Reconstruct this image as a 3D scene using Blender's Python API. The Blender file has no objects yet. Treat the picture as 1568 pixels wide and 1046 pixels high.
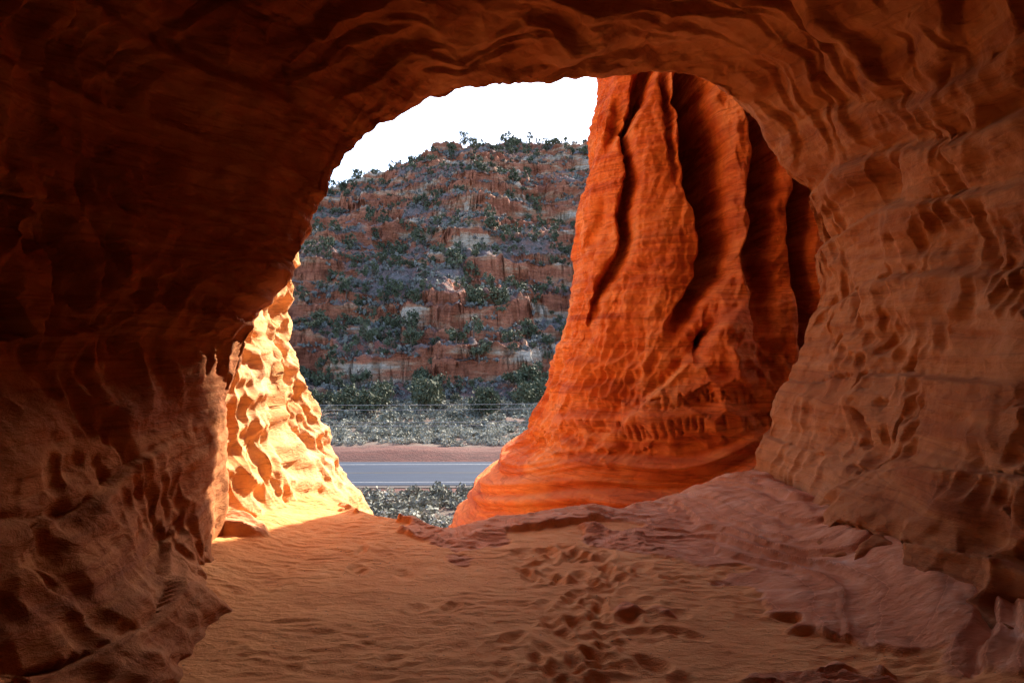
import bpy, math, numpy as np
from mathutils import Vector
rng=np.random.default_rng(7)
scene=bpy.context.scene
# ------------------------------------------------------------ noise
_perm=np.random.default_rng(3).permutation(256).astype(np.int64)
_perm=np.concatenate([_perm,_perm])
_g=np.random.default_rng(5).normal(size=(256,3)); _g/=np.linalg.norm(_g,axis=1)[:,None]
def hsh(i,j,k): return _perm[(_perm[(_perm[i&255]+j)&255]+k)&255]
def perlin(p):
    f=np.floor(p); i=f.astype(np.int64); f=p-f
    u=f*f*f*(f*(f*6-15)+10)
    out=np.zeros(len(p))
    for dx in (0,1):
        wx=u[:,0] if dx else 1-u[:,0]
        for dy in (0,1):
            wy=u[:,1] if dy else 1-u[:,1]
            for dz in (0,1):
                wz=u[:,2] if dz else 1-u[:,2]
                g=_g[hsh(i[:,0]+dx,i[:,1]+dy,i[:,2]+dz)]
                d=g[:,0]*(f[:,0]-dx)+g[:,1]*(f[:,1]-dy)+g[:,2]*(f[:,2]-dz)
                out+=wx*wy*wz*d
    return out*1.6
def fbm(p,o=4,g=0.5,l=2.03):
    a=1;s=0;t=0
    for k in range(o):
        s=s+a*perlin(p+k*17.3); t+=a; a*=g; p=p*l
    return s/t
def ridged(p,o=4):
    a=1;s=0;t=0
    for k in range(o):
        s=s+a*(1-np.abs(perlin(p+k*13.1))*2.2); t+=a; a*=0.5; p=p*2.1
    return s/t
_r=np.random.default_rng(9).random((256,3))
def worley(p):
    f=np.floor(p); i=f.astype(np.int64); f=p-f
    F1=np.full(len(p),9.0);cid=np.zeros(len(p))
    for dx in (-1,0,1):
        for dy in (-1,0,1):
            for dz in (-1,0,1):
                h=hsh(i[:,0]+dx,i[:,1]+dy,i[:,2]+dz)
                q=_r[h]
                d=(dx+q[:,0]-f[:,0])**2+(dy+q[:,1]-f[:,1])**2+(dz+q[:,2]-f[:,2])**2
                m=d<F1
                cid=np.where(m,h,cid); F1=np.where(m,d,F1)
    return np.sqrt(F1),None,cid/255.
def ss(a,b,x):
    t=np.clip((x-a)/(b-a),0,1); return t*t*(3-2*t)
def A(*c): return np.stack(c,axis=-1)
# ------------------------------------------------------------ mesh helpers
def mesh_obj(name,verts,faces,mat=None,smooth=True,attrs=None):
    me=bpy.data.meshes.new(name)
    n=faces.shape[1]
    me.vertices.add(len(verts)); me.vertices.foreach_set('co',verts.astype(np.float32).ravel())
    me.loops.add(faces.size); me.loops.foreach_set('vertex_index',faces.astype(np.int32).ravel())
    me.polygons.add(len(faces)); me.polygons.foreach_set('loop_start',np.arange(0,faces.size,n,dtype=np.int32))
    me.polygons.foreach_set('loop_total',np.full(len(faces),n,dtype=np.int32))
    me.update(calc_edges=True)
    if smooth: me.polygons.foreach_set('use_smooth',np.ones(len(me.polygons),dtype=bool))
    if attrs:
        for k,v in attrs.items():
            a=me.attributes.new(k,'FLOAT','POINT'); a.data.foreach_set('value',v.astype(np.float32).ravel())
    ob=bpy.data.objects.new(name,me); scene.collection.objects.link(ob)
    if mat: me.materials.append(mat)
    return ob
def grid_faces(nu,nv,wrap_u=False,flip=False):
    iu=np.arange(nu if wrap_u else nu-1); iv=np.arange(nv-1)
    U,V=np.meshgrid(iu,iv,indexing='ij'); U=U.ravel();V=V.ravel(); U2=(U+1)%nu
    f=A(U*nv+V,U2*nv+V,U2*nv+V+1,U*nv+V+1)
    return f[:,::-1] if flip else f
# ------------------------------------------------------------ material helper
class M:
    def __init__(s,name):
        s.m=bpy.data.materials.new(name); s.m.use_nodes=True; s.t=s.m.node_tree; s.n=s.t.nodes; s.l=s.t.links
        s.b=s.n['Principled BSDF']; s.b.inputs['Roughness'].default_value=0.9
        s.b.inputs['Specular IOR Level'].default_value=0.15
        s.geo=s.n.new('ShaderNodeNewGeometry')
    def link(s,a,b): s.l.new(a,b)
    def mapping(s,scale,rot=(0,0,0)):
        m=s.n.new('ShaderNodeMapping'); m.inputs['Scale'].default_value=scale; m.inputs['Rotation'].default_value=rot
        s.link(s.geo.outputs['Position'],m.inputs['Vector']); return m.outputs[0]
    def noise(s,vec,scale,detail=6,rough=0.6,dist=0):
        n=s.n.new('ShaderNodeTexNoise'); n.inputs['Scale'].default_value=scale; n.inputs['Detail'].default_value=detail
        n.inputs['Roughness'].default_value=rough; n.inputs['Distortion'].default_value=dist
        s.link(vec,n.inputs['Vector']); return n.outputs['Fac']
    def ramp(s,fac,stops,interp='LINEAR'):
        r=s.n.new('ShaderNodeValToRGB'); e=r.color_ramp.elements; r.color_ramp.interpolation=interp
        while len(e)<len(stops): e.new(0.5)
        for i,(p,c) in enumerate(stops):
            e[i].position=p; e[i].color=(*c,1) if len(c)==3 else c
        s.link(fac,r.inputs[0]); return r.outputs[0]
    def mix(s,fac,a,b,mode='MIX'):
        m=s.n.new('ShaderNodeMix'); m.data_type='RGBA'; m.blend_type=mode
        for sock,v in ((m.inputs[0],fac),(m.inputs[6],a),(m.inputs[7],b)):
            if isinstance(v,(int,float)): sock.default_value=v
            elif isinstance(v,tuple): sock.default_value=(*v,1)
            else: s.link(v,sock)
        return m.outputs[2]
    def math(s,op,a,b=0.0):
        m=s.n.new('ShaderNodeMath'); m.operation=op
        for k,v in ((0,a),(1,b)):
            if isinstance(v,(int,float)): m.inputs[k].default_value=v
            else: s.link(v,m.inputs[k])
        return m.outputs[0]
    def attr(s,name):
        a=s.n.new('ShaderNodeAttribute'); a.attribute_name=name; return a.outputs['Fac']
    def bump(s,h,dist,strength=1.0,prev=None):
        b=s.n.new('ShaderNodeBump'); b.inputs['Distance'].default_value=dist; b.inputs['Strength'].default_value=strength
        s.link(h,b.inputs['Height'])
        if prev: s.link(prev,b.inputs['Normal'])
        return b.outputs[0]
    def out(s,col,nrm=None):
        s.link(col,s.b.inputs['Base Color'])
        if nrm: s.link(nrm,s.b.inputs['Normal'])
        return s.m

def rock_mat(name,cols,strata=(0.6,0.6,7),bumpk=1.0,pale=(0.75,0.42,0.24),palek=0.45,stain=0.4,seam=0.55):
    m=M(name)
    wv=m.mapping(strata,rot=(0.08,-0.12,0))
    n1=m.noise(wv,0.6,4,0.55,1.2)
    n2=m.noise(m.mapping((1,1,1)),0.9,4,0.6)
    n3=m.noise(m.mapping((1,1,0.6)),11,5,0.7)
    c=m.ramp(n1,[(0.3,cols[0]),(0.47,cols[1]),(0.56,cols[2]),(0.7,cols[3])])
    c=m.mix(m.math('MULTIPLY',m.ramp(n2,[(0.5,(0,0,0)),(0.68,(1,1,1))]),palek),c,pale)
    c=m.mix(stain,c,m.ramp(n3,[(0.25,(0.4,0.36,0.34)),(0.5,(0.9,0.9,0.9)),(0.75,(1.0,1.0,1.0))]),'MULTIPLY')
    n4=m.noise(m.mapping((0.35,0.35,5),rot=(0.08,-0.1,0)),1.6,4,0.5,0.6)
    c=m.mix(seam,c,m.ramp(n4,[(0.47,(1,1,1)),(0.495,(0.5,0.42,0.4)),(0.52,(1,1,1))]),'MULTIPLY')
    b=m.bump(m.noise(m.mapping((1,1,2.2)),6,7,0.68,0.3),0.035*bumpk)
    return m.out(c,b)
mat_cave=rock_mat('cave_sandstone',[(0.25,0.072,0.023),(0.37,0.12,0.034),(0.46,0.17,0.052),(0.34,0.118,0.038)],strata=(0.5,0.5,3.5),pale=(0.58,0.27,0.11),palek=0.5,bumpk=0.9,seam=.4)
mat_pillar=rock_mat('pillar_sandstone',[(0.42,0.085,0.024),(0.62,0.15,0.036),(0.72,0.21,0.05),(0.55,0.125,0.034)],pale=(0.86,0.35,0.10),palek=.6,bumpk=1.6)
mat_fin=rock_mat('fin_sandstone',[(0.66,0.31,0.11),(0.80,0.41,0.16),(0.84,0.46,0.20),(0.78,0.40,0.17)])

# ------------------------------------------------------------ cave shell
F=1045.0; CAMZ=1.5
def w(px,py,d): return ((px-784)/F*d, CAMZ+(523-py)/F*d)
rim=[(332,740,4.8),(342,650,4.8),(358,570,4.8),(382,500,4.85),(408,460,4.9),(440,420,4.95),(462,380,5),(480,330,5.05),(500,290,5.1),(530,240,5.2),(570,205,5.3),(620,172,5.4),(700,142,5.5),(780,128,5.6),(850,122,5.7),(915,115,5.8),(960,108,5.9),(1050,112,6.1),(1110,140,6.25),(1160,180,6.4),(1200,225,6.5),(1235,290,6.6),(1250,360,6.7),(1255,430,6.8),(1240,500,6.8),(1215,560,6.8),(1185,620,6.8),(1165,680,6.7),(1130,800,6.5),(950,880,6.2),(700,920,5.8),(500,920,5.3),(345,850,4.9)]
CX,CZ=0.2,1.55
def polar(pts):
    th=[];r=[];y=[]
    for x,z,yy in pts:
        th.append(math.atan2(z-CZ,x-CX)); r.append(math.hypot(x-CX,z-CZ)); y.append(yy)
    o=np.argsort(th); th=np.array(th)[o]; r=np.array(r)[o]; y=np.array(y)[o]
    return np.concatenate([th-2*np.pi,th,th+2*np.pi]),np.tile(r,3),np.tile(y,3)
rt,rr,ry=polar([(*w(a,b,c),c) for a,b,c in rim])
sec=[(-1.3,-0.05),(-1.65,0.25),(-2.0,0.6),(-2.4,1.2),(-2.52,1.8),(-2.45,2.5),(-2.1,3.2),(-1.4,3.8),(-0.6,4.15),(0.3,4.3),(1.2,4.2),(2.1,3.85),(2.8,3.2),(3.1,2.4),(3.1,1.6),(2.8,0.9),(2.4,0.4),(1.9,-0.03),(1.2,-0.4),(0,-0.45),(-0.8,-0.35)]
st,sr,_=polar([(x,z,0) for x,z in sec])
NU=1080
th=np.linspace(-np.pi,np.pi,NU,endpoint=False)
R0=np.interp(th,rt,rr); Y0=np.interp(th,rt,ry); S0=np.interp(th,st,sr)
def smc(a,n): h=n+5; return np.convolve(np.concatenate([a[-h:],a,a[:h]]),np.ones(n)/n,'same')[h:-h]
S0=smc(S0,31); Y0=smc(Y0,31); R0=smc(R0,13)
d_in=np.concatenate([np.linspace(0,3.6,310)[1:],3.6+np.linspace(0,1,50)[1:]**1.3*7.5])
e_out=np.linspace(0,1.0,60)[::-1]
far=np.array([1.25,1.7,2.4,3.5,5,7.5])[::-1]
rows=np.concatenate([-far,-e_out,d_in]); NV=len(rows)
TH,D=np.meshgrid(th,rows,indexing='ij')
R=np.repeat(R0[:,None],NV,1); Y=np.repeat(Y0[:,None],NV,1); S=np.repeat(S0[:,None],NV,1)
leftw=ss(0.2,0.9,-np.cos(TH))
blend=ss(0,1,np.clip(D,0,None)/(1.5+1.0*(1-leftw)))
close=1-ss(8.5,11,D)*0.97
e=np.clip(-D,0,None)
r=np.where(D>=0,(R+(S-R)*blend)*close,R+0.55*e**1.6+np.clip(e-1,0,None)*1.3)
y=np.where(D>=0,Y-D,Y+0.75*(1-np.exp(-e*1.4)))
P=A(CX+r*np.cos(TH),y,CZ+r*np.sin(TH)).reshape(-1,3)
Dn=D.ravel(); near=np.exp(-np.abs(Dn)/0.25)
q=P*1.0
warp=A(perlin(q*0.9),perlin(q*0.9+31),perlin(q*0.9+77))
big=fbm(q*A(0.55,0.55,0.8),3)
zz=q[:,2]+0.35*perlin(q*0.45+5)+0.06*q[:,0]+0.03*perlin(q*1.8+50)
ceil=ss(2.9,3.6,q[:,2])
bt=zz*2.0+0.4*np.sin(zz*1.7); bi=np.floor(bt); bf=bt-bi
bedk=perlin(A(bi*7.7+.3,q[:,1]*0.35,bi*0+.5))
qs=q+warp*0.24+0.03*perlin(q*4)[:,None]+A(bi*0.37,bi*0.61,bi*0)
fluteq=A(qs[:,0]*3.6,qs[:,1]*3.6,qs[:,2]*1.15)
F1,F2,cid=worley(fluteq+3); bowl=np.clip(1-(F1/0.70)**2,0,1)
G1,G2,gid=worley(qs*A(8.5,8.5,3.2)+11); bowl2=np.clip(1-(G1/0.62)**2,0,1)
cusp=np.clip(np.abs(perlin(A(qs[:,0]*3.6,qs[:,1]*3.6,qs[:,2]*0.6)+70)),0,.6)
patch=ss(-0.05,0.2,bedk+0.5*fbm(q*0.8+40,2)); patch2=ss(0.0,0.22,perlin(q*1.0+90))
ledge=ss(0,0.85,bf)*(1-ss(0.93,1.0,bf))
led2=perlin(A(q[:,0]*0.25,q[:,1]*0.25,zz*11)); led3=perlin(A(q[:,0]*0.3,q[:,1]*0.3,zz*26))
wall=(1-ceil)*(1-0.5*ss(0,-1.5,q[:,0])*ss(1.6,0.6,q[:,2]))
disp=0.05*(1-near)+0.26*big*(1-near)
disp+=wall*(1-0.65*near)*(bowl*0.16*(0.1+0.9*(cid>.35))*(0.08+0.92*patch)+cusp*0.12*(1-patch)*ss(-.1,.25,warp[:,1])+bowl2*0.075*patch2*(gid>.25))
disp+=wall*(1-0.65*near)*(-0.10*(ledge-0.4)*ss(-0.3,0.0,perlin(q*0.6+33)))+0.022*led2*(0.3+.7*(1-patch))+0.008*led3+0.055*fbm(q*A(2.2,2.2,3.0),5,.5)
disp+=-0.12*np.clip(ridged(q*A(0.8,0.8,0.8)+7,3)-0.5,0,1)*(1-near)
ar=(Dn+0.5*warp[:,0]+0.22*perlin(q*1.7+12))*2.3; af=ar-np.floor(ar)
slab=ss(0.0,0.12,af)*(1-af)*ss(-0.4,0.1,perlin(A(np.floor(ar)*5.3,TH.ravel()*2.5,0*af)))
ar2=(Dn+0.4*warp[:,1]+0.12*perlin(q*2.7+2))*5.5; af2=ar2-np.floor(ar2)
slab2=ss(0.0,0.15,af2)*(1-af2)*ss(-0.1,0.3,perlin(A(np.floor(ar2)*5.3,TH.ravel()*4,0*af)))
disp+=ceil*(0.14*slab*(1-.6*near)+0.06*slab2+0.05*bowl*(1-near))
rad=A(np.cos(TH).ravel(),np.zeros(P.shape[0]),np.sin(TH).ravel())
P2=P+rad*disp[:,None]+A(0*disp,0.06*fbm(q*2.5+9,4)+0.05*bowl2*near,0*disp)
fc=grid_faces(NU,NV,True)
cen=P2[fc].mean(axis=1)
hole=((cen[:,1]+3.0)/0.6)**2+((cen[:,2]-1.8)/0.5)**2<1
hole&=cen[:,0]<-1
fc=fc[~hole]
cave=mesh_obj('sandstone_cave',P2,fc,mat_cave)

# ------------------------------------------------------------ cave floor
xs=np.linspace(-3.0,3.8,620); ys=np.concatenate([np.linspace(-6,2.4,90)[:-1],np.linspace(2.4,8.0,500)])
X,Yf=np.meshgrid(xs,ys,indexing='ij'); x=X.ravel(); yv=Yf.ravel()
p=A(x,yv,0*x)
ysill=np.interp(x,[-2.2,-1.6,-1.1,-0.5,0,1,2.2,3],[6.7,6.3,5.75,5.55,5.75,6.15,6.6,6.8])+0.06*perlin(p*2.1)
right=ss(0.7,1.7,x+0.25*perlin(p*0.8))
z=0.22*ss(1.3,2.5,x+0.12*(yv-5))+0.10*ss(-1.5,-2.2,x)
z+=0.06*fbm(p*0.8+3,3)
mask=fbm(p*A(0.9,1.3,1)+8,4)
rock=ss(0.02,0.07,mask+0.35*right-0.45*np.exp(-((x-0.45)/0.55)**2-((yv-3.8)/1.0)**2)-0.3*ss(-0.2,-1.0,x)+0.27*ss(4.7,5.3,yv)-0.08-0.6*ss(3.9,3.3,yv)*ss(0.6,0.2,x))
wq=A(x+0.4*perlin(p*0.7+5),yv+0.5*perlin(p*0.7+25),0*x)
hr=fbm(wq*A(1.2,2.2,1)+2,4)*(1-right)+right*(fbm(wq*A(0.45,0.35,1)+2,2)*0.9+0.40*(x-1.0)+0.025*fbm(p*3,3))
nst=13
fr=hr*nst-np.floor(hr*nst); tid=np.floor(hr*nst)
hk=ss(-.35,.25,perlin(A(tid*3.3,yv*0.5,x*0.5)))
terr=(tid+ss(0.72,1,fr)*0.9+0.1*fr)/nst
z+=rock*(0.03+(0.17*(1-right)*terr+right*(0.85*(terr-hr)*hk+0.08*fbm(wq*A(2.0,.6,1)+5,3)))+0.016*fbm(p*7,4))
sand=1-rock
z+=sand*(0.016*fbm(p*5,3)+0.010*perlin(A(x*9+2*perlin(p*2),yv*22,0*x))*ss(-.3,.2,perlin(p*1.1+44)))
fr_=np.random.default_rng(12)
for i in range(125):
    fx=fr_.normal(0.42,0.22); fy=fr_.uniform(2.9,4.9)
    if i>108: fx=fr_.uniform(-1.1,0.8); fy=fr_.uniform(3,5.2)
    a=fr_.normal(0,0.7); L=fr_.uniform(0.05,0.10); W=fr_.uniform(0.032,0.055); dp=fr_.uniform(0.010,0.022)
    u=(x-fx)*math.cos(a)+(yv-fy)*math.sin(a); v=-(x-fx)*math.sin(a)+(yv-fy)*math.cos(a)
    rr2=(u/W)**2+(v/L)**2
    z+=(sand*0.9+0.1)*(-dp*np.exp(-rr2**1.2)+dp*0.45*np.exp(-(np.sqrt(rr2)-1.45)**2*5))
o=np.clip(yv-ysill,0,None)
z-=0.9*o**1.35
m=M('sand_and_slickrock')
rk=m.attr('rock'); ly=m.attr('layer')
sandc=m.ramp(m.noise(m.mapping((1,1,1)),3,5,0.6),[(0.3,(0.76,0.31,0.10)),(0.6,(0.86,0.39,0.135)),(0.8,(0.86,0.43,0.17))])
spk=m.noise(m.mapping((1,1,1)),55,2,0.5)
sandc=m.mix(m.ramp(spk,[(0.71,(0,0,0)),(0.75,(1,1,1))]),sandc,(0.14,0.07,0.05))
rockc=m.ramp(m.noise(m.mapping((1.2,3,4)),2.2,6,0.65,0.8),[(0.3,(0.60,0.22,0.09)),(0.5,(0.72,0.31,0.145)),(0.62,(0.78,0.38,0.20)),(0.75,(0.82,0.52,0.35))])
lyn=m.ramp(ly,[(0,(0.72,0.62,0.58)),(0.3,(1,1,1)),(0.7,(0.96,0.93,0.9)),(1,(0.55,0.42,0.38))])
rockc=m.mix(0.6,rockc,lyn,'MULTIPLY')
col=m.mix(rk,sandc,rockc)
b=m.bump(m.noise(m.mapping((1,2,2)),8,8,0.7),0.03)
mat_floor=m.out(col,b)
mesh_obj('cave_floor_sand',A(x,yv,z),grid_faces(len(xs),len(ys)),mat_floor,attrs={'rock':rock,'layer':fr})

# ------------------------------------------------------------ columns of rock
def loft(name,zs,L,Rr,cy,ryf,n,mat,dispf,NA=900,NZ=600,shear=None):
    zv=np.linspace(zs[0],zs[-1],NZ)
    l=np.interp(zv,zs,L); rg=np.interp(zv,zs,Rr); ryy=np.interp(zv,zs,ryf)
    kk=np.ones(21)/21
    sm=lambda a: np.convolve(np.pad(a,10,'edge'),kk,'valid')
    l,rg,ryy=sm(l),sm(rg),sm(ryy)
    a=np.linspace(0,2*np.pi,NA,endpoint=False)
    ca,sa=np.cos(a),np.sin(a)
    ex=np.sign(ca)*np.abs(ca)**(2/n); ey=np.sign(sa)*np.abs(sa)**(2/n)
    cx=(l+rg)/2; rx=(rg-l)/2
    X=cx[None]+rx[None]*ex[:,None]; Y=cy+ryy[None]*ey[:,None]; Z=np.repeat(zv[None],NA,0)
    if shear: X=X+shear(Y,Z)
    nx=ca[:,None]*np.ones_like(X); ny=sa[:,None]*np.ones_like(X)
    P=A(X,Y,Z).reshape(-1,3)
    Nn=A(nx.ravel(),ny.ravel(),0*nx.ravel())
    dd,extra=dispf(P,Nn)
    P=P+Nn*dd[:,None]+extra
    f=grid_faces(NA,NZ,True)
    return mesh_obj(name,P,f,mat)
def pillar_disp(P,N):
    x,y,z=P.T
    wv=A(perlin(P*0.6),perlin(P*0.6+20),perlin(P*0.6+50))
    q=P+wv*0.3
    up=ss(0.6,1.8,z); mid=ss(0.0,0.35,z+0.25*wv[:,0]-0.12*(x-1))*ss(1.9,1.0,z); low=ss(0.35,-0.1,z-0.12*(x-1))
    d=0.30*fbm(q*A(0.55,0.55,0.25),3)
    front=ss(0.1,0.6,-N[:,1])
    extra_y=0*z
    def groove(zp,xp,wd,dp,s=1,sh=3.0):
        gx=np.interp(z,zp,xp)+0.13*perlin(A(z*1.3,z*0+s,z*0))+0.04*perlin(A(z*5,z*0+s,z*0))
        g=np.interp(z,zp,dp); ww=np.interp(z,zp,wd)*(1+0.3*perlin(A(z*2,z*0+s+.5,z*0)))
        t=(x-gx)/ww
        return g*np.exp(-np.abs(t)**sh)*front
    extra_y+=groove([1.5,1.8,2.2,2.6,3.6,4.8,7],[1.95,2.1,2.35,2.45,2.38,2.2,2.1],[.06,.11,.15,.16,.18,.17,.17],[0,.35,1.1,1.7,2.2,2.2,2],1,4)
    extra_y+=groove([1.2,1.7,2.4,3.4,4.2,5,7],[0.95,1.1,1.4,1.55,1.5,1.68,1.7],[.05,.06,.07,.07,.07,.10,.12],[0,.25,.5,.6,.8,.8,.6],2)
    extra_y+=groove([1.0,2.2,3.2,4.4,7],[2.98,2.92,3.0,3.1,3.1],[.10,.12,.13,.15,.18],[.0,.5,1.0,1.4,1.2],3,4)
    extra_y+=groove([0.6,1.2,2.2,3.6,4.8,7],[3.4,3.5,3.45,3.45,3.5,3.5],[.08,.1,.11,.12,.14,.2],[0,.35,.6,.8,.8,.5],4)
    extra_y+=groove([3.3,3.8,4.5,7],[2.0,1.97,1.9,1.85],[.03,.04,.05,.05],[0,.2,.3,.3],6)
    extra_y+=groove([1.2,1.5,1.75],[2.30,2.28,2.35],[.06,.09,.05],[0,.5,0],7,2.5)
    extra_y+=groove([2.4,2.8,3.4],[1.15,1.25,1.2],[.03,.05,.04],[0,.2,.0],9,2.5)
    extra_y+=groove([3.9,4.3,4.7],[1.28,1.32,1.38],[.04,.09,.03],[0,.4,0],8,2.5)
    d+=0.18*np.exp(-((x-2.78)/0.13)**2)*front*ss(2.0,2.4,z)*ss(4.9,4.4,z)
    d+=0.35*np.exp(-((x-2.7)/0.5)**2-((z-1.55)/0.5)**2)*front
    sl=z-(1.75-1.0*(2.6-x)); 
    d+=0.18*ss(0.12,-0.05,sl)*ss(1.2,1.5,x)*ss(2.9,2.6,x)*ss(0.2,0.6,z)*front
    F1,F2,c=worley(q*A(4.0,4.0,2.4)+5); bo=np.clip(1-(F1/0.75)**2,0,1)
    G1,G2,c2=worley(A(q[:,0]*9,q[:,1]*9,q[:,2]*4.6)); bo2=np.clip(1-(G1/0.7)**2,0,1)
    pm=ss(-0.1,0.3,perlin(P*0.9+60))
    rg=ss(1.6,2.3,x)
    d-=bo*c*0.16*(mid*0.8+up*(0.3*pm+0.5*rg))+bo2*0.10*(mid*ss(-.3,.2,perlin(P*1.3+3))+0.35*up*pm+0.35*up*rg)
    rs=np.random.default_rng(4)
    for z0,hh,xa,xb in ((0.47,0.085,0.70,3.0),(0.76,0.065,1.5,3.1)):
        zb=z-z0-0.10*(x-1.5)+0.03*np.sin(x*5)
        cx_=xa
        while cx_<xb:
            wl=hh*rs.uniform(.8,1.3); oz=rs.uniform(-.02,.02); hs=rs.uniform(.65,.95)
            for _ in range(rs.integers(2,4)):
                k=rs.integers(0,4)
                if k==0: x1,z1,x2,z2=0,-1,rs.uniform(-.2,.3),1
                elif k==1: x1,z1,x2,z2=1,-1,rs.uniform(.8,1.1),1
                elif k==2: 
                    zc=rs.choice([-1,0,1]); x1,z1,x2,z2=0,zc,1,zc+rs.uniform(-.2,.2)
                else: x1,z1,x2,z2=0,1,1,-1
                ax=cx_+x1*wl; az=z1*hh*hs+oz; bx=cx_+x2*wl; bz=z2*hh*hs+oz
                L2=(bx-ax)**2+(bz-az)**2
                t=np.clip(((x-ax)*(bx-ax)+(zb-az)*(bz-az))/L2,0,1)
                dd=(x-ax-t*(bx-ax))**2+(zb-az-t*(bz-az))**2
                d-=0.036*np.exp(-dd/0.013**2)*front
            cx_+=wl*1.8+ (rs.random()<.25)*0.15
    zt=z-0.16*(x-1)-0.5*wv[:,1]*0.35
    st=perlin(A(x*0.25,y*0.25,zt*7)); st2=perlin(A(x*0.5,y*0.5,zt*19))
    d+=low*(0.20*st+0.07*st2)+0.03*st2*(0.3+up*0.3)+0.05*st*mid
    d+=0.11*fbm(q*A(2.4,2.4,1.4),6,.56)*(0.2+1.0*up+0.4*mid)-0.14*up*np.clip(ridged(q*A(1.6,1.6,0.6)+3,4)-0.5,0,1)
    return d,A(0*z,extra_y,low*0.03*st)
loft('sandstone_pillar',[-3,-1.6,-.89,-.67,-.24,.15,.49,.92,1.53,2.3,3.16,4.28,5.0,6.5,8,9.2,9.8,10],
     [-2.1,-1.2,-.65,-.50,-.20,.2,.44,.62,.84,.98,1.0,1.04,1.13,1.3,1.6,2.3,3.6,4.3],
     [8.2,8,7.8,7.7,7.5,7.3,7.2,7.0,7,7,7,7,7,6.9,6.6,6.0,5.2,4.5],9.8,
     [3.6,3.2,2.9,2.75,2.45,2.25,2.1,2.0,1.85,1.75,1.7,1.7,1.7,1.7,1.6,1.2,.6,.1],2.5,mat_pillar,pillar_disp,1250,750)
def fin_disp(P,N):
    x,y,z=P.T
    wv=A(perlin(P*0.9),perlin(P*0.9+20),perlin(P*0.9+50)); q=P+wv*0.18
    F1,F2,c=worley(q*A(3.9,3.9,3.4)+9); bo=np.clip(1-(F1/0.75)**2,0,1)
    G1,G2,c2=worley(q*A(8,8,6)+2); bo2=np.clip(1-(G1/0.7)**2,0,1)
    d=0.07+0.10*fbm(q,3)-bo*0.15*(0.3+0.7*c)-bo2*0.06
    zt=z+0.1*wv[:,0]
    d+=0.06*perlin(A(x*.3,y*.3,zt*6))+0.03*fbm(q*5,4)
    k=ss(-0.5,0.4,z)*0.75+0.25
    return d*k*(1-0.5*ss(2.2,3,z)),P*0
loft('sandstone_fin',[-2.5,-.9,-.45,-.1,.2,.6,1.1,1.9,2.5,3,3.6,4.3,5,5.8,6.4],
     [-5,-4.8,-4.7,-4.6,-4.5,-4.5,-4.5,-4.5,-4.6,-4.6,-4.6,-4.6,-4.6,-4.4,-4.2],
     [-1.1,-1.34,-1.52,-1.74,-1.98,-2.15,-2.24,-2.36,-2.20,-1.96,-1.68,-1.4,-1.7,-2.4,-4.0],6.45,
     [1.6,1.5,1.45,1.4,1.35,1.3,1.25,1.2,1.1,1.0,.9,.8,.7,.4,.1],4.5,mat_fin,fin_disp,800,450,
     shear=lambda Y,Z: np.clip(Y-6.6,-1.6,1)*0.12*ss(1.6,-0.2,Z)+np.clip(Y-6.6,-1.6,1)*0.02)

# ------------------------------------------------------------ valley ground
VZ=-12.5
def gh(x,y):
    p=A(x,y,0*x)
    z=np.interp(y,[-1000,6.5,8,30,36,62,66,79,82,100,140,4000],[-1.3,-1.3,-1.6,-11.6,VZ,VZ,VZ+.0,VZ+.0,VZ+.9,VZ+0.7,VZ+1.5,VZ+1.5])
    rough=ss(8,12,y)*(1-ss(62,65,y)*(1-ss(80,83,y)))
    return z+rough*(0.35*fbm(p*0.12,3)+0.12*fbm(p*0.7,3))
gx=np.concatenate([-np.geomspace(60,3000,25)[::-1],np.linspace(-60,60,260)[1:-1],np.geomspace(60,3000,25)])
gy=np.concatenate([np.linspace(-300,6,12)[:-1],np.linspace(6,160,330)[:-1],np.geomspace(160,5000,30)])
X,Yg=np.meshgrid(gx,gy,indexing='ij'); x=X.ravel(); yv=Yg.ravel()
m=M('valley_soil')
n=m.noise(m.mapping((1,1,1)),0.25,6,0.65)
col=m.ramp(n,[(0.35,(0.13,0.065,0.05)),(0.5,(0.12,0.08,0.06)),(0.65,(0.15,0.13,0.10))])
sep=m.n.new('ShaderNodeSeparateXYZ'); m.link(m.geo.outputs['Position'],sep.inputs[0])
verge=m.ramp(m.math('DIVIDE',sep.outputs['Y'],100.0),[(0.60,(0,0,0)),(0.63,(1,1,1)),(0.84,(1,1,1)),(0.87,(0,0,0))])
col=m.mix(verge,col,m.ramp(m.noise(m.mapping((.3,1,1)),1.5,5,.7),[(.35,(0.085,0.04,0.032)),(.6,(0.14,0.056,0.042))]))
mat_g=m.out(col,m.bump(m.noise(m.mapping((1,1,1)),3,6,0.7),0.15))
mesh_obj('ground',A(x,yv,gh(x,yv)),grid_faces(len(gx),len(gy)),mat_g)

def strip(name,y0,y1,zoff,mat,x0=-400,x1=400,n=80):
    xx=np.linspace(x0,x1,n)
    v=np.array([(X_,yy+0.012*X_,VZ+zoff) for X_ in xx for yy in (y0,y1)])
    return mesh_obj(name,v,grid_faces(n,2),mat,False)
m=M('asphalt'); mat_as=m.out(m.ramp(m.noise(m.mapping((0.1,1,1)),1.2,5,0.6),[(0.3,(0.022,0.030,0.048)),(0.7,(0.032,0.043,0.067))]),m.bump(m.noise(m.mapping((1,1,1)),30,3),0.01))
m=M('road_white_paint'); mat_wp=m.out(m.ramp(m.noise(m.mapping((1,1,1)),2,4),[(0.3,(0.18,0.18,0.19)),(0.7,(0.30,0.30,0.30))]))
m=M('road_yellow_paint'); mat_yp=m.out(m.ramp(m.noise(m.mapping((1,1,1)),2,4),[(0.3,(0.07,0.06,0.05)),(0.7,(0.11,0.09,0.06))]))
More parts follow.
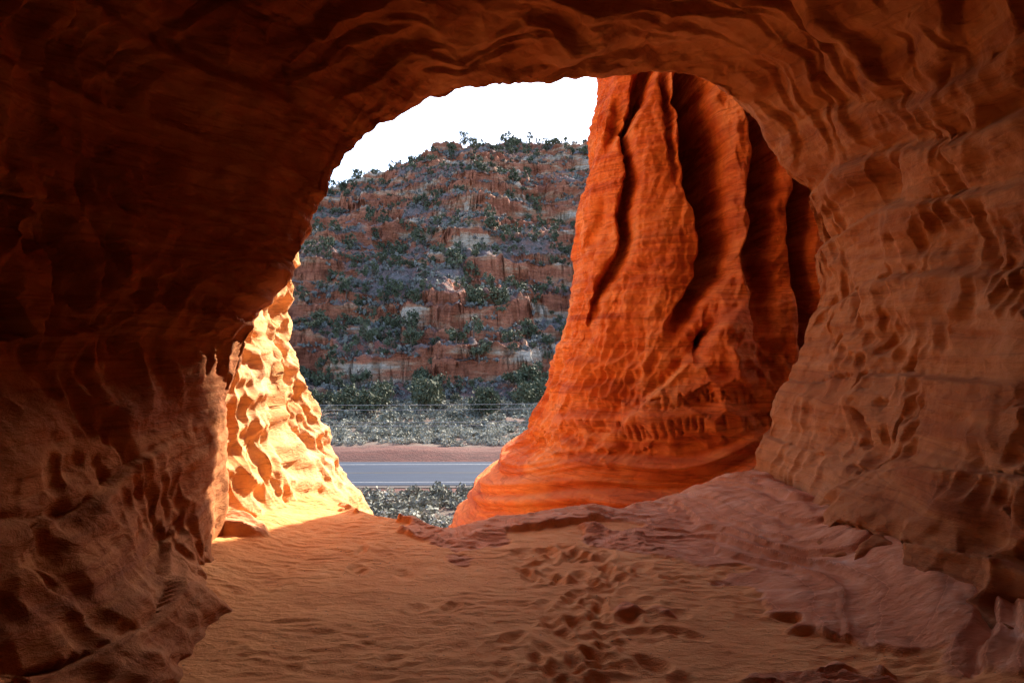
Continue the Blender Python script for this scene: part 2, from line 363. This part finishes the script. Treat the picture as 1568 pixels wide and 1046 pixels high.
RZ=0.10
road=bpy.data.objects.new('asphalt_road',None); scene.collection.objects.link(road)
m=M('gravel_shoulder'); mat_sh=m.out(m.ramp(m.noise(m.mapping((1,1,1)),6,5),[(0.3,(0.06,0.045,0.04)),(0.7,(0.10,0.08,0.07))]))
parts=[strip('shoulder',65.2,80.0,0.06,mat_sh),strip('carriageway',66.2,79.0,RZ,mat_as),strip('edge_line_near',67.6,67.75,RZ+.006,mat_wp),strip('edge_line_far',77.3,77.5,RZ+.006,mat_wp),strip('centre_line_a',72.25,72.36,RZ+.006,mat_yp),strip('centre_line_b',72.6,72.71,RZ+.006,mat_yp)]
for q_ in parts: q_.parent=road

# ------------------------------------------------------------ hillside
def hill(x,y,full=False):
    p=A(x,y,0*x)
    top=np.interp(x,[-400,-200,-140,-90,-65,-40,-15,10,38,80,200],[20,44,56,72,82,91,95,97,98,102,106])+1.5
    foot=138+7*perlin(p*A(.012,.012,1))+0.02*x
    s=np.clip((y-foot)/(330-foot),-0.2,1.0)
    base=VZ+(top-VZ)*(s*0.93+0.07*np.sin(np.clip(s,0,1)*np.pi/2))
    gull=fbm(A(x*0.022,y*0.006,0*x)+4,3)
    base=base+gull*18*ss(0,0.15,s)*(1-ss(0.8,1,s)*0.6)
    base+=8*fbm(p*0.035+9,4)*ss(0,.1,s)
    hw=base+10*fbm(p*A(.012,.02,1)+30,2)
    fade=ss(0,.08,s)*(1-ss(.9,1,s)*.5)
    z=base*1.0; cl=0*x
    for Pd,amp,fx,sd,lo in ((13.0,0.85,0.020,3.7,-0.2),(7.3,0.8,0.026,9.1,-0.08),(3.4,0.75,0.045,5.3,0.0)):
        t=(hw+(0.08*Pd)*perlin(p*0.09+sd))/Pd; fl=np.floor(t); fr=t-fl
        cm=ss(lo-.05,lo+0.12,perlin(A(x*fx,fl*sd,y*fx*0.25)))
        st=ss(0.72,0.80,fr)
        z+=((0.25*fr+0.75*st)-fr)*Pd*amp*cm*fade*0.8
        cl=np.maximum(cl,cm*ss(0.70,0.74,fr)*(1-ss(0.80,0.84,fr))*fade)
    W1,_,c=worley(p*0.16+A(0*x,0*x,z*0.1))
    z+=(1-W1)*1.6*c*fade
    W1,_,c=worley(p*0.38)
    z+=np.clip(0.7-W1,0,1)*2.6*(c>0.55)*fade
    z+=0.9*fbm(p*0.4,4)*ss(-.1,.05,s)
    over=np.clip(y-332,0,None); z-=over*0.22
    z=np.where(s<0,np.minimum(z,VZ-0.5+np.clip(s,-.2,0)*20+1.8),z)
    return (z,cl) if full else z
hx=np.linspace(-180,90,700); hy=np.concatenate([np.linspace(122,340,620),np.linspace(342,560,30)])
X,Yh=np.meshgrid(hx,hy,indexing='ij'); Z,cliff=hill(X.ravel(),Yh.ravel(),True)
xr=X.ravel();yr=Yh.ravel()
B1,_,bc=worley(A(xr*0.22,Z*0.0,Z*0.35)); B2,_,bc2=worley(A(xr*0.6,Z*0.0+4,Z*0.9))
yr2=yr+cliff*((bc-0.5)*2.6+(bc2-0.5)*1.1)
m=M('hillside_rock_and_scrub')
cl=m.attr('cliff')
soil=m.ramp(m.noise(m.mapping((1,1,1)),0.045,8,0.72),[(0.38,(0.34,0.12,0.08)),(0.48,(0.29,0.14,0.105)),(0.56,(0.21,0.16,0.15)),(0.68,(0.24,0.22,0.21))])
soil=m.mix(m.ramp(m.noise(m.mapping((1,1,1)),0.7,6,0.75),[(0.49,(0,0,0)),(0.60,(1,1,1))]),soil,(0.11,0.10,0.09))
soil=m.mix(m.ramp(m.noise(m.mapping((1,1,1)),1.1,4,0.7),[(0.62,(0,0,0)),(0.68,(1,1,1))]),soil,(0.42,0.34,0.29))
rk=m.ramp(m.noise(m.mapping((0.3,0.3,1.4)),0.16,7,0.6),[(0.3,(0.36,0.11,0.06)),(0.5,(0.55,0.19,0.10)),(0.56,(0.60,0.31,0.18)),(0.61,(0.68,0.53,0.40))])
rk=m.mix(0.6,rk,m.ramp(m.noise(m.mapping((.35,.35,3)),0.8,6,.75),[(.38,(.25,.22,.22)),(.55,(1,1,1))]),'MULTIPLY')
bb=m.bump(m.noise(m.mapping((1,1,1.6)),0.9,8,0.72),1.6)
mat_h=m.out(m.mix(cl,soil,rk),bb)
mesh_obj('rocky_hillside',A(xr,yr2,Z),grid_faces(len(hx),len(hy)),mat_h,attrs={'cliff':ss(0.1,0.6,cliff)})

# ------------------------------------------------------------ vegetation
def leafcloud(n,rad,leaf,r,shape='round'):
    k=max(3,n//22)
    c=r.normal(size=(k,3)); c/=np.linalg.norm(c,axis=1)[:,None]; c*=r.uniform(0.25,1,(k,1))**0.6
    c[:,2]=np.abs(c[:,2]) if shape=='shrub' else c[:,2]
    idx=r.integers(0,k,n); ctr=c[idx]*rad+r.normal(size=(n,3))*np.array(rad)*0.17
    a=r.normal(size=(n,3)); a/=np.linalg.norm(a,axis=1)[:,None]
    b=np.cross(a,r.normal(size=(n,3))); b/=np.linalg.norm(b,axis=1)[:,None]
    s=leaf*r.uniform(0.5,1.3,(n,1))
    tri=np.stack([ctr-a*s*0.5-b*s*.45,ctr+a*s*0.6,ctr-a*s*.4+b*s*.5],axis=1)
    tint=(r.random(k)[idx]*0.7+0.3*r.random(n))
    return tri,np.repeat(tint[:,None],3,1)
def trunk(r,h,wd,lean):
    tris=[]
    def tube(p0,p1,r0,r1,seg=5):
        p0=np.array(p0);p1=np.array(p1); d=p1-p0; d/=np.linalg.norm(d)
        u=np.cross(d,[0.3,0.9,0.1]);u/=np.linalg.norm(u); v=np.cross(d,u)
        for i in range(seg):
            a0=2*np.pi*i/seg;a1=2*np.pi*(i+1)/seg
            A0=p0+r0*(u*np.cos(a0)+v*np.sin(a0));A1=p0+r0*(u*np.cos(a1)+v*np.sin(a1))
            B0=p1+r1*(u*np.cos(a0)+v*np.sin(a0));B1=p1+r1*(u*np.cos(a1)+v*np.sin(a1))
            tris.append([A0,A1,B1]);tris.append([A0,B1,B0])
    m1=(lean*0.4,0,h*0.35); m2=(lean,lean*0.3,h*0.75)
    tube((0,0,-0.4),m1,wd,wd*.75); tube(m1,m2,wd*.75,wd*.35)
    for i in range(6):
        t=r.uniform(0.25,0.7); a=r.uniform(0,6.28); L=h*r.uniform(.25,.42)
        s=(lean*t,0,h*t); tube(s,(s[0]+L*math.cos(a),L*math.sin(a),s[2]+L*0.6),wd*.35,wd*.1,4)
    return np.array(tris)
def make_tree_proto(seed,n,leaf,h=5.0):
    r=np.random.default_rng(seed)
    tri,t=leafcloud(n,(h*.42,h*.42,h*.42),leaf,r)
    tri[:,:,2]+=h*0.55
    tr=trunk(r,h,h*.045,r.uniform(-.4,.4))
    return np.concatenate([tri,tr]),np.concatenate([t,np.full((len(tr),3),-1.0)])
def scatter(name,protos,pos,scale,mat,r,tv):
    V=[];T=[]
    for i in range(len(pos)):
        tri,t=protos[i%len(protos)]
        a=r.uniform(0,6.28); c,s=math.cos(a),math.sin(a)
        v=tri.reshape(-1,3)*scale[i]*np.array([1,1,r.uniform(.8,1.2)])
        v=np.stack([v[:,0]*c-v[:,1]*s,v[:,0]*s+v[:,1]*c,v[:,2]],1)+pos[i]
        V.append(v); T.append(np.where(t.ravel()<0,-1,t.ravel()*0.45+tv[i]*0.55))
    V=np.concatenate(V);T=np.concatenate(T)
    return mesh_obj(name,V,np.arange(len(V)).reshape(-1,3),mat,False,{'tint':T})
def foliage_mat(name,stops,bark=(0.13,0.09,0.07)):
    m=M(name); t=m.attr('tint')
    c=m.ramp(t,stops)
    isb=m.math('LESS_THAN',t,-0.5)
    c=m.mix(isb,c,bark)
    m.b.inputs['Roughness'].default_value=0.8
    return m.out(c)
mat_jun=foliage_mat('juniper_foliage',[(0,(0.05,0.06,0.034)),(0.5,(0.085,0.092,0.052)),(1,(0.125,0.122,0.072))])
mat_sage=foliage_mat('sagebrush_foliage',[(0,(0.10,0.098,0.088)),(0.5,(0.16,0.155,0.135)),(1,(0.25,0.235,0.20))])
mat_flat=foliage_mat('valley_sagebrush_foliage',[(0,(0.09,0.09,0.07)),(0.4,(0.16,0.158,0.12)),(1,(0.29,0.275,0.21))])
mat_rabbit=foliage_mat('rabbitbrush_foliage',[(0,(0.20,0.19,0.15)),(0.5,(0.33,0.31,0.24)),(1,(0.48,0.45,0.35))])
r=np.random.default_rng(21)
def hpos(n,xa,xb,ya,yb): return r.uniform(xa,xb,n),r.uniform(ya,yb,n)
tp=[make_tree_proto(s,190,0.7) for s in range(5)]
x,y=hpos(3100,-150,70,140,330)
dens=fbm(A(x,y,0*x)*0.022+3,3)
kp=dens+r.uniform(-.4,.4,len(x))+0.4*ss(215,140,y)>0.10; x,y=x[kp],y[kp]
sc=r.uniform(0.25,1,len(x))**1.5*0.85+0.2
scatter('juniper_trees',tp,A(x,y,hill(x,y)-0.2),sc,mat_jun,r,r.random(len(x)))
sp=[]
for s in range(5):
    q_=np.random.default_rng(50+s); tri,t=leafcloud(28,(0.75,0.75,0.6),0.5,q_,'shrub'); sp.append((tri,t))
x,y=hpos(17000,-150,70,136,332)
dens=fbm(A(x,y,0*x)*0.03+30,3); kp=dens+r.uniform(-.5,.6,len(x))+.15*ss(240,140,y)>0.08; x,y=x[kp],y[kp]
sc=r.uniform(0.4,1.9,len(x))
scatter('hillside_scrub',sp,A(x,y,hill(x,y)),sc,mat_sage,r,r.random(len(x))**1.3)
sp2=[]
for s in range(6):
    q_=np.random.default_rng(80+s); tri,t=leafcloud(220,(0.75,0.75,0.6),0.17,q_,'shrub'); sp2.append((tri,t))
x1,y1=hpos(600,-28,6,36,63.0)
x2,y2=hpos(1300,-60,25,89,142)
x=np.r_[x1,x2];y=np.r_[y1,y2]
sc=(0.5+1.5*r.random(len(x))**2)*np.where(y>100,1.35,1)
scatter('sagebrush',sp2,A(x,y,gh(x,y)-.05),sc,mat_flat,r,r.random(len(x)))
x1,y1=hpos(380,-28,6,36,63.0); x2,y2=hpos(1100,-60,25,86,108); x=np.r_[x1,x2];y=np.r_[y1,y2]; sc=0.5+1.0*r.random(len(x))**1.5
scatter('rabbitbrush',sp2,A(x,y,gh(x,y)-.0),sc,mat_rabbit,r,r.random(len(x)))
tp2=[make_tree_proto(30+s,700,0.5) for s in range(4)]
x=np.r_[r.uniform(-62,22,44),r.uniform(-62,22,24)]; y=np.r_[r.uniform(132,178,44),r.uniform(112,130,24)]
z=np.maximum(gh(x,y),hill(x,y))
scatter('juniper_grove',tp2,A(x,y,z-.2),r.uniform(.5,1.4,len(x)),mat_jun,r,r.random(len(x)))
for i,(px,hh) in enumerate([(548,6),(573,4),(632,5.5),(664,4.5),(690,6),(712,8),(725,6),(775,7),(786,5),(836,6.5),(850,4),(880,3.5),(600,3.5),(525,5),(896,3)]):
    yy=322+ (i*7)%9; xx=(px-784)/F*yy
    pr=make_tree_proto(100+i,520,0.6,hh)
    q_=np.random.default_rng(i)
    scatter('juniper_tree',[pr],A(np.array([xx]),np.array([float(yy)]),hill(np.array([xx]),np.array([float(yy)]))-.3),[1.0],mat_jun,q_,[0.4])

# ------------------------------------------------------------ power line
pl=bpy.data.objects.new('power_line',None); scene.collection.objects.link(pl)
m=M('wire_metal'); mat_w=m.out(m.ramp(m.noise(m.mapping((1,1,1)),2,2),[(0,(0.20,0.20,0.22)),(1,(0.30,0.30,0.32))]))
m=M('pole_wood'); mat_p=m.out(m.ramp(m.noise(m.mapping((4,4,.4)),3,5),[(0.3,(0.12,0.07,0.04)),(0.7,(0.2,0.13,0.08))]))
def curve(name,pts,rad,mat):
    c=bpy.data.curves.new(name,'CURVE'); c.dimensions='3D'; c.bevel_depth=rad; c.bevel_resolution=1
    s=c.splines.new('POLY'); s.points.add(len(pts)-1)
    for i,pt in enumerate(pts): s.points[i].co=(*pt,1)
    c.materials.append(mat); o=bpy.data.objects.new(name,c); scene.collection.objects.link(o); o.parent=pl; return o
for j,(dy,za) in enumerate([(0,-3.3),(0.8,-3.8),(0,-4.8),(0.4,-5.15)]):
    pts=[(-50+2*100*t/60/2*1.0,58+dy+2*t/60,za+1.2*((t/30-1)**2-1)+0.012*(t*100/60)) for t in range(61)]
    curve('wire_%d'%j,pts,0.018,mat_w)
for j,X_ in enumerate((-50,50)):
    yb=58+(2 if X_>0 else 0); zt=-2.2+(1.2 if X_>0 else 0)
    curve('pole_%d'%j,[(X_,yb,VZ-1),(X_,yb,zt)],0.16,mat_p)
    for k_,zc in enumerate((-.9,-2.3)): curve('crossarm_%d_%d'%(j,k_),[(X_,yb-1,zt+zc),(X_,yb+1.4,zt+zc)],0.07,mat_p)

# ------------------------------------------------------------ light, sky, camera
AZ=math.radians(30); EL=math.radians(31)
W=bpy.data.worlds.new('World'); scene.world=W; W.use_nodes=True
bg=W.node_tree.nodes['Background']; sky=W.node_tree.nodes.new('ShaderNodeTexSky'); sky.sky_type='NISHITA'; sky.sun_disc=False
sky.sun_elevation=EL; sky.sun_rotation=AZ; sky.dust_density=4.0; sky.altitude=1500
W.node_tree.links.new(sky.outputs[0],bg.inputs[0]); bg.inputs[1].default_value=0.66
sl=bpy.data.lights.new('sun','SUN'); sl.energy=17; sl.angle=math.radians(0.5); sl.color=(1,0.90,0.76)
so=bpy.data.objects.new('sun',sl); scene.collection.objects.link(so)
sd=Vector((math.sin(AZ)*math.cos(EL),math.cos(AZ)*math.cos(EL),math.sin(EL)))
so.rotation_euler=sd.to_track_quat('Z','Y').to_euler()
cam=bpy.data.cameras.new('camera'); cam.lens=24; cam.sensor_width=36; cam.clip_start=0.05; cam.clip_end=8000
co=bpy.data.objects.new('camera',cam); scene.collection.objects.link(co); co.location=(0,0,CAMZ); co.rotation_euler=(math.radians(90),0,0)
scene.camera=co
scene.view_settings.view_transform='Standard'; scene.view_settings.look='None'; scene.view_settings.exposure=0
